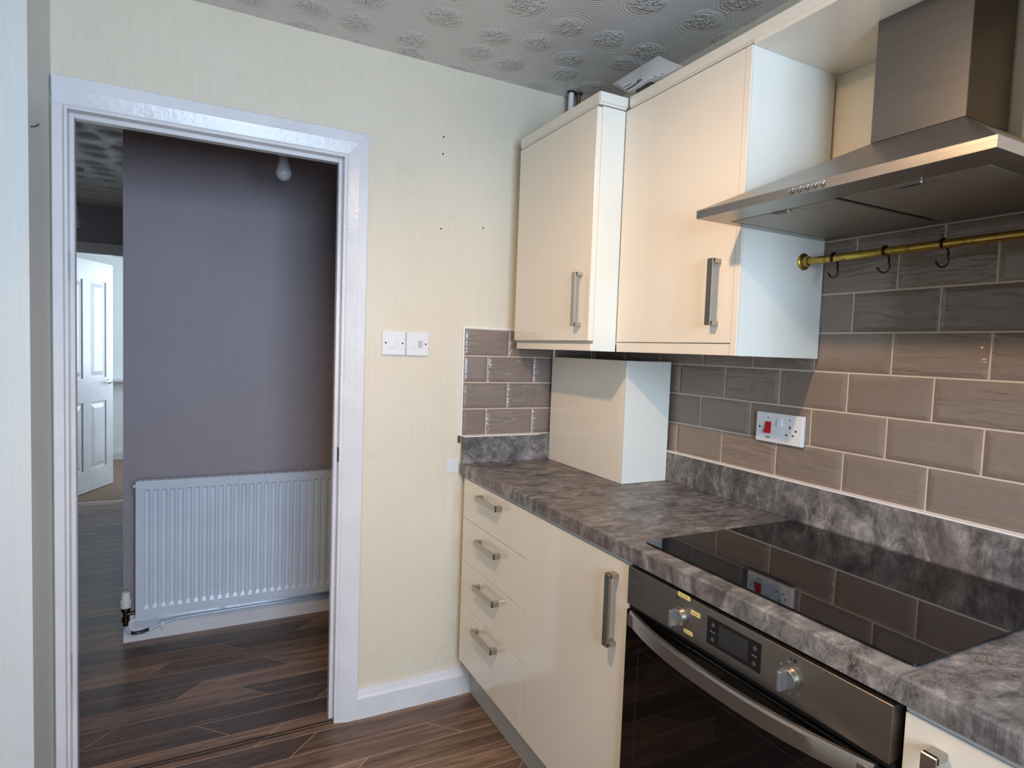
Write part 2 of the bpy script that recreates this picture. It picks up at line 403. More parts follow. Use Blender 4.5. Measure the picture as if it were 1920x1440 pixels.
obj('pane', bx(-1.10, wx1-0.05, KY-0.035, KY-0.030, wz0+0.05, wz1-0.05), M['pane'], win)
# hall
hw = B(); box(hw, HCX, 0.9, HY, HY+0.1, 0, H); struct('wall_hall', hw, M['hall'])
struct('wall_hall_side', bx(HCX+0.001, HCX+0.09, HY+0.1, FY+0.1, 0, H), M['hall'])
struct('wall_hall_end', bx(0.8, 0.9, WT, HY, 0, H), M['hall'])
struct('wall_hall_partition', bx(0.1, 0.9, WY, WT, 0, H), M['hall'])
FO0, FO1, FOZ = -2.515, -1.80, 1.975
fw = B(); box(fw, LX, FO0-0.02, FY, FY+0.1, 0, H); box(fw, FO0-0.02, HCX, FY, FY+0.1, FOZ+0.02, H); box(fw, FO1+0.02, HCX, FY, FY+0.1, 0, FOZ+0.02)
struct('wall_hall_far', fw, M['hall'])
# far room shell
struct('wall_far_room', bx(-3.7, -0.7, 5.65, 5.75, 0, H), M['white_wall'])
frl = B(); box(frl, -3.7, -3.6, FY+0.1, 5.65, 0, H); box(frl, -3.7, LX, FY, FY+0.1, 0, H); struct('wall_far_room_left', frl, M['white_wall'])
frr = B(); box(frr, -0.8, -0.7, FY+0.1, 4.05, 0, H); box(frr, -0.8, -0.7, 5.45, 5.65, 0, H); box(frr, -0.8, -0.7, 4.05, 5.45, 0, 0.85); box(frr, -0.8, -0.7, 4.05, 5.45, 2.15, H)
box(frr, HCX+0.09, -0.7, FY, FY+0.1, 0, H); struct('wall_far_room_right', frr, M['white_wall'])
w2 = B()
for a in ((4.05, 4.11, 0.85, 2.15), (5.39, 5.45, 0.85, 2.15), (4.11, 5.39, 0.85, 0.91), (4.11, 5.39, 2.09, 2.15)): box(w2, -0.78, -0.73, a[0], a[1], a[2], a[3])
win2 = struct('window_2', w2, M['white_plastic']); obj('pane', bx(-0.757, -0.752, 4.11, 5.39, 0.91, 2.09), M['pane'], win2)
struct('trim_3', bx(-2.6, -1.4, 5.52, 5.65, 0.85, 0.885, bev=0.006), M['gloss_white'], label='white window board on the far room wall')
def skirting(name, pts, h=0.095, t=0.015, label=None):
    """pts: (x0,x1,y) against a wall facing -y"""
    x0, x1, y = pts
    prof = [(y, 0.0), (y-t, 0.0), (y-t, h*0.72), (y-t*0.75, h*0.80), (y-t*0.45, h), (y, h)]
    bm = B(); prism(bm, prof, 'x', x0, x1); return struct(name, bm, M['gloss_white'], label=label)
skirting('baseboard_back', (-0.957, -0.50, WY-0.001), 0.105, 0.021)
skirting('baseboard_hall', (HCX+0.002, 0.8, HY), 0.125, 0.016)
skirting('baseboard_far_room', (-3.6, -0.8, 5.65), 0.10, 0.015)
# doorway lining, stops and architraves
dl = B()
box(dl, DX0-0.01, DX0, -0.002, WT, 0, DZ+0.01); box(dl, DX1, DX1+0.01, -0.002, WT, 0, DZ+0.01); box(dl, DX0, DX1, -0.002, WT, DZ, DZ+0.01)
door1 = struct('door_1', dl, M['gloss_white'], label='white gloss door lining of the open kitchen doorway')
for nm, a in (('door_stop', (DX0, DX0+0.012, 0.03, WT, 0.001, DZ)), ('door_stop', (DX1-0.013, DX1, 0.03, WT, 0.001, DZ)), ('door_stop', (DX0+0.012, DX1-0.013, 0.03, WT, DZ-0.014, DZ))):
    obj(nm, box(B(), *a, bev=0.0015), M['gloss_white'], door1)
AY = -0.014
def arch_prof(outer, inner, y0=WY-0.001):
    """profile across the architrave: flat outer part, inner part falling back"""
    w = inner-outer
    return [(outer, y0), (outer, AY+0.002), (outer+w*0.03, AY), (outer+w*0.42, AY), (outer+w*0.46, AY-0.0005), (outer+w*0.93, AY+0.0085), (inner, AY+0.012), (inner, y0)]
def prism2(poly, axis, ends):
    bm = B(); P = {'x': lambda p, t: (t, p[0], p[1]), 'z': lambda p, t: (p[0], p[1], t)}[axis]
    lo = [bm.verts.new(P(p, e[0])) for p, e in zip(poly, ends)]; hi = [bm.verts.new(P(p, e[1])) for p, e in zip(poly, ends)]; n = len(poly)
    for i in range(n): bm.faces.new((lo[i], lo[(i+1) % n], hi[(i+1) % n], hi[i]))
    bm.faces.new(lo); bm.faces.new(hi); return bm
ai, ao, zi, zo = DX1+0.008, -0.955, DZ+0.006, 2.056
ap = arch_prof(ao, ai); obj('architrave', prism2(ap, 'z', [(0.001, zi+(x-ai)/(ao-ai)*(zo-zi)-0.0002) for x, y in ap]), M['gloss_white'], door1)
bm = B(); prism(bm, [(-1.829, WY-0.001), (-1.829, AY), (-1.806, AY), (DX0-0.006, AY+0.008), (DX0-0.006, WY-0.001)], 'z', 0.001, zi-0.0006); obj('architrave', bm, M['gloss_white'], door1)
hp = arch_prof(zo, zi); obj('architrave', prism2([(y, z) for z, y in hp], 'x', [(-1.829, ai+(z-zi)/(zo-zi)*(ao-ai)-0.0002) for z, y in hp]), M['gloss_white'], door1)
obj('strike_plate', bx(DX1-0.0012, DX1, 0.006, 0.026, 0.935, 0.985), M['dark'], door1)
for z0, z1 in ((1.50, 1.58), (0.30, 0.40)):
    obj('hinge_recess', bx(DX0, DX0+0.0012, 0.002, 0.026, z0, z1), M['grey_plastic'], door1)
# wear on the back wall
for x, z in ((-0.682, 2.106), (-0.682, 1.777), (-0.514, 1.800), (-0.683, 2.045)):
    obj('screw_hole', lathe(B(), (x, WY+0.0006, z), (0, -1, 0), [(0, 0.0032), (0.0012, 0.0032)], 10), M['dark'], wall_back)
obj('filler_patch', bx(-0.632, -0.584, WY-0.0015, WY, 0.872, 0.926, bev=0.0006), M['gloss_white'], wall_back)
obj('surface_crack', tube(B(), [(PX+0.0006, -0.222, 1.848), (PX+0.0006, -0.175, 1.862), (PX+0.0006, -0.135, 1.880)], 0.0016, 6), M['dark'], nibo)
obj('exposed_brick', bx(-0.592, -0.581, WY-0.004, WY, 0.985, 1.012), M['copper'], wall_back)

# far door, open into the far room
fdo = B(); box(fdo, FO0-0.02, FO0, FY-0.002, FY+0.102, 0, FOZ+0.02); box(fdo, FO1, FO1+0.02, FY-0.002, FY+0.102, 0, FOZ+0.02); box(fdo, FO0, FO1, FY-0.002, FY+0.102, FOZ, FOZ+0.02)
box(fdo, FO0-0.085, FO0-0.006, FY-0.016, FY-0.002, 0, FOZ+0.085); box(fdo, FO1+0.006, HCX-0.002, FY-0.016, FY-0.002, 0, FOZ+0.085); box(fdo, FO0-0.006, FO1+0.006, FY-0.016, FY-0.002, FOZ+0.006, FOZ+0.085)
door2 = struct('door_2', fdo, M['gloss_white'], label='white framed doorway with an open panelled door at the hall end')
hx, hy = -2.478, 3.705; ex, ey = -2.18, 4.39
dv = Vector((ex-hx, ey-hy, 0)).normalized(); nv = Vector((dv.y, -dv.x, 0))
def dpt(a, n, z): return Vector((hx, hy, z))+dv*a+nv*n
def dbox(a0, a1, n0, n1, z0, z1):
    bm = B(); vs = [[bm.verts.new(dpt(a, n, z)) for a, n in ((a0, n0), (a1, n0), (a1, n1), (a0, n1))] for z in (z0, z1)]
    for i in range(4): bm.faces.new((vs[0][i], vs[0][(i+1) % 4], vs[1][(i+1) % 4], vs[1][i]))
    bm.faces.new(vs[0]); bm.faces.new(vs[1]); return bm
DL = 0.745
leaf = obj('door_leaf', dbox(0, DL, -0.018, 0.012, 0.008, 1.965), M['gloss_white'], door2)
stiles = [(0, 0.10), (0.325, 0.42), (0.645, DL)]; rails = [(0.008, 0.19), (0.77, 0.975), (1.80, 1.965)]
for a0, a1 in stiles: obj('stile', dbox(a0, a1, 0.012, 0.021, 0.008, 1.965), M['gloss_white'], leaf)
for z0, z1 in rails:
    for a0, a1 in ((0.10, 0.325), (0.42, 0.645)): obj('rail', dbox(a0, a1, 0.012, 0.021, z0, z1), M['gloss_white'], leaf)
for a0, a1 in ((0.10, 0.325), (0.42, 0.645)):
    for z0, z1 in ((0.19, 0.77), (0.975, 1.80)):
        bm = B(); o4 = [(a0+0.02, z0+0.02), (a1-0.02, z0+0.02), (a1-0.02, z1-0.02), (a0+0.02, z1-0.02)]; i4 = [(a0+0.055, z0+0.055), (a1-0.055, z0+0.055), (a1-0.055, z1-0.055), (a0+0.055, z1-0.055)]
        vo = [bm.verts.new(dpt(a, 0.0121, z)) for a, z in o4]; vi = [bm.verts.new(dpt(a, 0.022, z)) for a, z in i4]; vb = [bm.verts.new(dpt(a, 0.005, z)) for a, z in o4]
        for i in range(4): bm.faces.new((vo[i], vo[(i+1) % 4], vi[(i+1) % 4], vi[i])); bm.faces.new((vb[i], vb[(i+1) % 4], vo[(i+1) % 4], vo[i]))
        bm.faces.new(vi); bm.faces.new(vb); obj('raised_panel', bm, M['gloss_white'], leaf)
hb = B(); lathe(hb, dpt(0.695, 0.021, 0.935), nv, [(0, 0.024), (0.008, 0.024), (0.009, 0.009), (0.045, 0.009)], 16)
tube(hb, [dpt(0.70, 0.05, 0.935), dpt(0.64, 0.052, 0.935), dpt(0.59, 0.05, 0.933)], 0.008, 10)
obj('lever_handle', hb, M['chrome'], door2, smooth=True)

# ------------------------------------------------------------------ tiles
Z0 = 1.0125; PV = 0.1014; PH = 0.203; TH, TW = 0.0990, 0.2005
tile_cache = {}
def tile_mesh(w, h, d=0.0):
    """tile in local coords: width along x, thickness towards -y, height z; cushioned bevel"""
    k = (round(w, 3), round(h, 3))
    if k in tile_cache: return tile_cache[k]
    bm = bmesh.new(); e = min(0.011, w*0.25); e2 = min(0.004, w*0.1)
    L = [(0, 0.0), (0, 0.0036), (e2, 0.0052), (e, 0.0068), (e+0.004, 0.0072)]
    rings = [[bm.verts.new((sx*(w/2-i), -t, sz*(h/2-i))) for sx, sz in ((-1, -1), (1, -1), (1, 1), (-1, 1))] for i, t in L]
    for p, q in zip(rings, rings[1:]):
        for i in range(4): bm.faces.new((p[i], p[(i+1) % 4], q[(i+1) % 4], q[i]))
    bm.faces.new(rings[0]); bm.faces.new(rings[-1]); bmesh.ops.recalc_face_normals(bm, faces=bm.faces)
    me = bpy.data.meshes.new('tile'); bm.to_mesh(me); bm.free(); me.materials.append(M['tile'])
    tile_cache[k] = me; return me
def place_tile(parent, c, w, h, wall):
    o = bpy.data.objects.new('tile', tile_mesh(w, h)); COL.objects.link(o); o.parent = parent
    o.location = Vector(c)-world_of(parent)
    if wall == 'right': o.rotation_euler = (0, 0, -math.pi/2)
    return o
def run(a, b, off):
    """tile spans between a<b with joints at off+k*PH"""
    k = math.ceil((a-off)/PH-1e-6); js = [a]
    while off+k*PH < b-1e-6:
        if off+k*PH > a+0.012 and off+k*PH < b-0.012: js.append(off+k*PH)
        k += 1
    js.append(b); return list(zip(js, js[1:]))
GX = 0.0045                                                  # grout plane sits here, tile face proud of it
gr = bx(GX-0.001, 0.0079, -2.24, 0.0, 1.008, 1.657); grout_r = obj('grout', gr, M['grout'], wall_right)
for row in range(1, 8):
    z0, z1 = Z0+PV*(row-1), min(Z0+PV*row, 1.6575)
    off = -0.7315 if row % 2 else -0.6335
    for a, b in run(-2.24, -0.005, off):
        if z0 > 1.44 and a > -1.02 and False: continue
        place_tile(wall_right, (0.0065, (a+b)/2, (z0+z1)/2), b-a-0.0042, z1-z0-0.0042, 'right')
grout_b = obj('grout', bx(-0.581, 0.004, GX-0.001, 0.0079, 1.008, 1.420), M['grout'], wall_back)
for row in range(1, 5):
    z0, z1 = Z0+PV*(row-1), Z0+PV*row
    off = -0.478 if row % 2 else -0.3895
    for a, b in run(-0.579, 0.0, off): place_tile(wall_back, ((a+b)/2, 0.0065, (z0+z1)/2), b-a-0.0042, z1-z0-0.0042, 'back')
obj('tile_trim', bx(-0.586, -0.5795, -0.002, 0.0079, 1.012, 1.424), M['sealant'], wall_back)
obj('tile_trim', bx(-0.5795, 0.0, -0.001, 0.0079, 1.4195, 1.4245), M['sealant'], wall_back)

# ------------------------------------------------------------------ worktop and upstands
ZW = 0.908; XW = -0.585
wk = B(); prof = [(-0.001, ZW-0.038), (XW, ZW-0.038), (XW, ZW-0.0035), (XW+0.001, ZW-0.001), (XW+0.0035, ZW), (-0.001, ZW)]
prism(wk, prof, 'y', -2.245, -0.004)
wt = obj('worktop', wk, M['laminate'], origin=(-0.3, -1.1, 0.87)); tag(wt, 'long grey-brown stone-effect laminate worktop holding the black hob', 'worktop')
us = bx(-0.0145, -0.0045, -2.24, -0.022, ZW+0.0003, 1.0085, bev=0.001)
o = obj('upstand', us, M['laminate'], origin=(-0.01, -1.1, ZW)); tag(o, 'long grey stone-effect upstand behind the hob along the tiled wall', 'upstand', 'worktop upstands')
us = bx(-0.580, -0.0045, -0.021, -0.0045, ZW+0.0003, 1.0085, bev=0.001)
o = obj('upstand', us, M['laminate'], origin=(-0.3, -0.012, ZW)); tag(o, 'short grey stone-effect upstand on the doorway wall beside the boxing', 'upstand', 'worktop upstands')
obj('sealant_bead', bx(-0.0155, 0.006, -2.24, -0.022, 1.0088, 1.0128, bev=0.001), M['sealant'], wall_right)
obj('sealant_bead', bx(-0.578, -0.25, -0.0205, 0.006, 1.0088, 1.0128, bev=0.001), M['sealant'], wall_back)

# ------------------------------------------------------------------ handles, base units
def bar_handle(parent, x, y0, y1, z0, z1, vertical, proj=0.029, t=0.008):
    """flat square-section D handle; x is the door face"""
    bm = B(); bev = 0.0012
    box(bm, x-proj, x-proj+t, y0, y1, z0, z1, bev=bev)
    if vertical:
        box(bm, x-proj+0.002, x-0.0002, y0, y1, z1-0.011, z1, bev=bev); box(bm, x-proj+0.002, x-0.0002, y0, y1, z0, z0+0.011, bev=bev)
    else:
        box(bm, x-proj+0.002, x-0.0002, y1-0.011, y1, z0, z1, bev=bev); box(bm, x-proj+0.002, x-0.0002, y0, y0+0.011, z0, z1, bev=bev)
    return obj('handle', bm, M['handle'], parent, label='brushed nickel D handle')
XF = -0.577; FT = 0.018
du = thing('drawer_unit', (-0.3, -0.285, 0.15), 'cream base unit with four handled drawers beside the doorway wall', 'drawer unit')
bm = B(); box(bm, -0.5585, -0.02, -0.530, -0.035, 0.155, 0.8695); obj('body', bm, M['carcass'], du)
obj('top_rail', bx(-0.5755, -0.5588, -0.5315, -0.036, 0.8602, 0.8695), M['rail_grey'], du)
zs = [0.158, 0.383, 0.548, 0.710, 0.859]
for z0, z1 in zip(zs, zs[1:]):
    d = obj('drawer', bx(XF, XF+FT, -0.5315, -0.036, z0+0.001, z1-0.001, bev=0.0008), M['cream'], du)
    zh = {0.158: 0.340, 0.383: 0.501, 0.548: 0.662, 0.710: 0.821}[z0]
    bar_handle(d, XF, -0.360, -0.198, zh-0.0095, zh+0.0095, False)
cb = thing('base_cupboard', (-0.3, -0.78, 0.15), 'cream base cupboard with one tall door between the drawers and the oven', 'cupboard', 'base cupboards')
obj('body', bx(-0.5585, -0.02, -1.030, -0.534, 0.155, 0.8695), M['carcass'], cb)
obj('top_rail', bx(-0.5755, -0.5588, -1.0305, -0.5345, 0.8602, 0.8695), M['rail_grey'], cb)
d = obj('door', bx(XF, XF+FT, -1.0305, -0.5345, 0.159, 0.858, bev=0.0008), M['cream'], cb)
bar_handle(d, XF, -0.9885, -0.9685, 0.650, 0.826, True)
cb = thing('base_cupboard', (-0.3, -1.94, 0.15), 'cream base cupboard at the lower right corner beyond the oven', 'cupboard', 'base cupboards')
obj('body', bx(-0.5585, -0.02, -2.240, -1.642, 0.155, 0.8695), M['carcass'], cb)
obj('top_rail', bx(-0.5755, -0.5588, -2.2385, -1.643, 0.8602, 0.8695), M['rail_grey'], cb)
d = obj('door', bx(XF, XF+FT, -2.2385, -1.643, 0.159, 0.858, bev=0.0008), M['cream'], cb)
bar_handle(d, XF, -1.700, -1.680, 0.664, 0.832, True)
o = obj('plinth', bx(-0.516, -0.500, -2.24, -0.016, 0.001, 0.1545, bev=0.0008), M['plinth'], origin=(-0.51, -1.1, 0)); tag(o, 'grey plinth board along the floor under the base units', 'plinth')

# ------------------------------------------------------------------ oven
OY0, OY1 = -1.637, -1.0345; OX = -0.590
ov = thing('oven', (-0.3, -1.336, 0.155), 'built-in stainless steel and black glass oven under the hob', 'oven')
obj('body', bx(-0.560, -0.02, OY0+0.006, OY1-0.006, 0.160, 0.8685), M['black'], ov)
cp = obj('control_panel', bx(OX, -0.561, OY0+0.004, OY1-0.003, 0.777, 0.863, bev=0.0007), M['steel_dark'], ov, label='stainless steel control panel')
obj('vent_gap', bx(OX+0.008, -0.561, OY0+0.004, OY1-0.003, 0.766, 0.776), M['dark'], ov)
dr = obj('oven_door', bx(OX, -0.561, OY0+0.004, OY1-0.003, 0.200, 0.764, bev=0.0015), M['oven_glass'], ov, label='black glass oven door')
ip = B()
for a in ((OY0+0.05, OY1-0.05, 0.690, 0.6915), (OY0+0.05, OY1-0.05, 0.285, 0.2865)): box(ip, OX-0.0004, OX, a[0], a[1], a[2], a[3])
for y in (OY0+0.05, OY1-0.05): box(ip, OX-0.0004, OX, y-0.0008, y+0.0008, 0.2865, 0.690)
obj('window_border', ip, M['lcd'], dr)
# bowed handle
hb = B(); n = 28; lo = []
for i in range(n+1):
    t = -1+2*i/n; y = (OY0+OY1)/2+t*0.280; xo = OX-0.006-0.041*(1-abs(t)**2.4); 
    lo.append([hb.verts.new((xo, y, 0.735)), hb.verts.new((xo-0.001, y, 0.763)), hb.verts.new((xo+0.002, y, 0.7675)), hb.verts.new((xo+0.010, y, 0.7675)), hb.verts.new((xo+0.010, y, 0.735))])
for p, q in zip(lo, lo[1:]):
    for k in range(5): hb.faces.new((p[k], p[(k+1) % 5], q[(k+1) % 5], q[k]))
hb.faces.new(lo[0]); hb.faces.new(lo[-1])
for s in (-1, 1):
    y = (OY0+OY1)/2+s*0.268; box(hb, OX-0.014, OX-0.0003, y-0.008, y+0.008, 0.737, 0.7615)
obj('oven_handle', hb, M['steel'], dr, smooth=True, label='curved stainless steel door handle')
def knob(y, z):
    bm = B(); lathe(bm, (OX, y, z), (-1, 0, 0), [(0.0002, 0.0185), (0.002, 0.0185), (0.0025, 0.0180), (0.0105, 0.0172), (0.0115, 0.0160)], 32)
    k = obj('knob', bm, M['handle'], cp, smooth=True)
    obj('knob_grip', bx(OX-0.029, OX-0.0105, y-0.0025, y+0.0045, z-0.0170, z+0.0165, bev=0.0012), M['satin'], cp)
knob(-1.209, 0.8165); knob(-1.468, 0.8195)
dp = obj('display', bx(OX-0.0008, OX, -1.408, -1.282, 0.796, 0.8485), M['black'], cp)
obj('screen', bx(OX-0.0012, OX-0.0003, -1.381, -1.312, 0.8035, 0.842), M['lcd'], cp)
for y, z in ((-1.297, 0.836), (-1.297, 0.808), (-1.395, 0.836), (-1.395, 0.808)):
    obj('touch_button', lathe(B(), (OX-0.0007, y, z), (-1, 0, 0), [(0, 0.0040), (0.0005, 0.0040), (0.0005, 0.0030), (0.0002, 0.0030)], 16), M['lcd_mark'], cp)
for y, z in ((-1.297, 0.822), (-1.395, 0.822)): obj('printed_mark', bx(OX-0.0012, OX-0.0007, y-0.006, y+0.006, z-0.0008, z+0.0008), M['mark_grey'], cp)
for y0, y1, z0, z1 in ((-1.233, -1.199, 0.8565, 0.8655), (-1.262, -1.2375, 0.8335, 0.8425), (-1.2445, -1.2205, 0.7895, 0.7970)):
    st = obj('sticker', bx(OX-0.0006, OX, y0, y1, z0, z1), M['sticker'], cp)
    for k in range(4):
        yy = y0+(y1-y0)*(0.15+0.18*k); box_b = bx(OX-0.0009, OX-0.0005, yy, yy+(y1-y0)*0.11, z0+(z1-z0)*0.40, z0+(z1-z0)*0.62)
        obj('print', box_b, M['mark_grey'], cp)
for y, z, r in ((-1.198, 0.8515, 0.0032), (-1.467, 0.8512, 0.0021), (-1.475, 0.8512, 0.0034), (-1.2405, 0.811, 0.0016), (-1.236, 0.803, 0.0016), (-1.19, 0.826, 0.0014)):
    obj('printed_dot', lathe(B(), (OX, y, z), (-1, 0, 0), [(0, r), (0.0004, r)], 12), M['mark'], cp)
for k in range(7):
    an = math.radians(60+k*42); y = -1.468-0.026*math.cos(an)*0.9; z = 0.8195+0.026*math.sin(an)
    obj('printed_mark', bx(OX-0.0004, OX, y-0.002, y+0.002, z-0.0015, z+0.0015), M['mark_grey'], cp)
obj('printed_mark', bx(OX-0.0004, OX, -1.075, -1.052, 0.832, 0.8345), M['lcd_mark'], cp)

# ------------------------------------------------------------------ hob
def rrect(x0, x1, y0, y1, r, n=5):
    pts = []
    for cx, cy, a0 in ((x1-r, y1-r, 0), (x0+r, y1-r, 90), (x0+r, y0+r, 180), (x1-r, y0+r, 270)):
        for i in range(n+1): a = math.radians(a0+90*i/n); pts.append((cx+r*math.cos(a), cy+r*math.sin(a)))
    return pts
hb = thing('hob', (-0.295, -1.333, ZW), 'black ceramic glass hob set into the worktop above the oven', 'hob')
bm = B(); prism(bm, rrect(-0.541, -0.041, -1.632, -1.034, 0.010), 'z', ZW+0.0004, ZW+0.0018); obj('trim', bm, M['black'], hb)
bm = B(); prism(bm, rrect(-0.543, -0.039, -1.634, -1.032, 0.012), 'z', ZW+0.0018, ZW+0.0055); obj('glass_top', bm, M['hob_glass'], hb)
obj('indicator_dot', lathe(B(), (-0.085, -1.145, ZW+0.0054), (0, 0, 1), [(0, 0.0016), (0.0003, 0.0016)], 10), M['white_plastic'], hb)

# ------------------------------------------------------------------ boxing on the worktop
bxn = thing('pipe_boxing', (-0.1, -0.26, ZW), 'cream boxed-in pipe casing standing on the worktop corner under the wall cupboards', 'boxing')
obj('front_panel', bx(-0.206, -0.190, -0.488, -0.024, ZW+0.001, 1.322, bev=0.0006), M['cream'], bxn)
obj('side_panel', bx(-0.206, -0.0165, -0.5045, -0.4885, ZW+0.001, 1.322, bev=0.0006), M['ivory'], bxn)  # same casing as the front; daylight on this face put into its colour
obj('top_panel', bx(-0.1895, -0.0165, -0.488, -0.024, 1.306, 1.320), M['carcass'], bxn)

# ------------------------------------------------------------------ wall cupboards
def cornice(parent, x, y0, y1, z0=2.0925, z1=2.124):
    bm = B(); prism(bm, [(x-0.002, z0), (x-0.004, z0+0.003), (x-0.0075, z0+0.005), (x-0.0075, z1), (x+0.020, z1), (x+0.020, z0)], 'y', y0, y1)
    return obj('cornice', bm, M['cream'], parent)
ZT = 2.0875; ZB = 1.350
c1 = thing('wall_cupboard', (-0.2, -0.31, ZB), 'deeper cream wall cupboard next to the doorway wall with a white side panel', 'cupboard', 'wall cupboards')
bm = B(); box(bm, -0.3885, -0.004, -0.5655, -0.079, 1.372, 2.086); box(bm, -0.360, -0.004, -0.079, -0.004, 1.372, 2.086); obj('body', bm, M['ivory'], c1)
d = obj('door', bx(-0.408, -0.3895, -0.5665, -0.075, 1.381, 2.083, bev=0.001), M['cream'], c1); bar_handle(d, -0.408, -0.524, -0.504, 1.426, 1.592, True, 0.029)
obj('pelmet', bx(-0.398, -0.380, -0.5665, -0.078, 1.350, 1.3715, bev=0.0008), M['cream'], c1)
obj('side_panel', bx(-0.390, -0.3058, -0.5690, -0.5660, 1.350, 2.086, bev=0.0006), M['ivory'], c1)
cornice(c1, -0.400, -0.570, -0.075, 2.089, 2.124)
bm = B(); prism(bm, [(-0.5695, 2.0895), (-0.5715, 2.094), (-0.5765, 2.0965), (-0.5765, 2.124), (-0.5595, 2.124), (-0.5595, 2.0895)], 'x', -0.4065, -0.3045); obj('cornice', bm, M['ivory'], c1)
obj('top_board', bx(-0.37, -0.01, -0.5545, -0.02, 2.0865, 2.100), M['chipboard'], c1)
c2 = thing('wall_cupboard', (-0.15, -0.80, ZB), 'cream wall cupboard left of the cooker hood with a pale end panel', 'cupboard', 'wall cupboards')
obj('body', bx(-0.286, -0.004, -1.031, -0.5705, 1.372, 2.086), M['carcass'], c2)
d = obj('door', bx(-0.305, -0.287, -1.0305, -0.5715, 1.3805, 2.0865, bev=0.001), M['cream'], c2); bar_handle(d, -0.305, -0.990, -0.9705, 1.425, 1.591, True, 0.030)
obj('pelmet', bx(-0.304, -0.287, -1.0305, -0.5715, 1.350, 1.3785, bev=0.0008), M['cream'], c2)
ep = obj('end_panel', bx(-0.300, -0.0025, -1.0505, -1.0320, 1.350, 2.0865), M['ivory'], c2, label='pale end panel facing the hood')
obj('edge_strip', bx(-0.3055, -0.3005, -1.0505, -1.0320, 1.350, 2.0865, bev=0.0005), M['cream'], c2)
cornice(c2, -0.297, -1.0505, -0.585)
br = thing('hood_bridge', (-0.15, -1.35, 2.085), 'cream bridging panel over the cooker hood chimney', 'panel')
obj('soffit', bx(-0.302, 0.006, -1.6535, -1.0515, 2.0855, 2.0985), M['cream'], br)
cornice(br, -0.297, -1.6535, -1.0510)
c3 = thing('wall_cupboard', (-0.15, -1.90, ZB), 'cream wall cupboard right of the cooker hood, beyond the picture edge', 'cupboard', 'wall cupboards')
obj('body', bx(-0.286, -0.004, -2.150, -1.673, 1.372, 2.086), M['carcass'], c3)
d = obj('door', bx(-0.305, -0.287, -2.150, -1.6735, 1.3805, 2.0865, bev=0.001), M['cream'], c3); bar_handle(d, -0.305, -1.735, -1.715, 1.425, 1.591, True, 0.030)
obj('end_panel', bx(-0.305, -0.0025, -1.6725, -1.6545, 1.350, 2.0865), M['ivory'], c3)
cornice(c3, -0.297, -2.15, -1.6545)

# ------------------------------------------------------------------ cooker hood
hd = thing('cooker_hood', (-0.2, -1.341, 1.658), 'stainless steel chimney cooker hood above the hob', 'cooker hood')
hx0, hx1, hy0, hy1 = -0.455, -0.001, -1.6425, -1.0525; hz0, hz1 = 1.6585, 1.6765
cx0, cy0, cy1, cz = -0.157, -1.446, -1.258, 1.824
bm = B()
ring = lambda z, a, b, c, d: [bm.verts.new(p) for p in ((a, c, z), (b, c, z), (b, d, z), (a, d, z))]
R1 = ring(hz0, hx0, hx1, hy0, hy1); R2 = ring(hz1, hx0, hx1, hy0, hy1); R3 = ring(cz, cx0, hx1, cy0, cy1)
for p, q in ((R1, R2), (R2, R3)):
    for i in range(4): bm.faces.new((p[i], p[(i+1) % 4], q[(i+1) % 4], q[i]))
bm.faces.new(R3)
I1 = ring(hz0, -0.377, -0.040, -1.600, -1.078); I2 = ring(hz0+0.006, -0.377, -0.040, -1.600, -1.078)
for p, q in ((R1, I1), (I1, I2)):
    for i in range(4): bm.faces.new((p[i], q[i], q[(i+1) % 4], p[(i+1) % 4]))
bm.faces.new(I2)
obj('canopy', bm, M['steel'], hd)
obj('chimney', bx(cx0, hx1, cy0, cy1, cz+0.0005, 2.0852, bev=0.001), M['steel_v'], hd)
for y0, y1, yh in ((-1.334, -1.081, -1.207), (-1.597, -1.347, -1.472)):
    ft = obj('grease_filter', bx(-0.374, -0.043, y0, y1, hz0-0.0006, hz0+0.005, bev=0.002), M['filter'], hd)
    bm = B(); prism(bm, rrect(-0.3700, -0.3560, yh-0.022, yh+0.022, 0.005), 'z', hz0-0.0030, hz0-0.0007); obj('catch', bm, M['handle'], ft)
    obj('catch_slot', bx(-0.3655, -0.3605, yh-0.015, yh+0.015, hz0-0.0034, hz0-0.0031), M['dark'], ft)
    sl = B(); box(sl, -0.368, -0.335, yh-0.0435, yh-0.0425, hz0-0.0012, hz0-0.0007); box(sl, -0.3685, -0.3675, yh-0.0425, yh-0.025, hz0-0.0012, hz0-0.0007); obj('pressed_edge', sl, M['handle'], ft)
for y in (-1.304, -1.3203, -1.3365, -1.3527, -1.369):
    obj('push_button', lathe(B(), (hx0-0.0002, y, 1.6685), (-1, 0, 0), [(0, 0.0056), (0.003, 0.0056), (0.0032, 0.0044), (0.0065, 0.0042), (0.0075, 0.003)], 16), M['chrome'], hd, smooth=True)

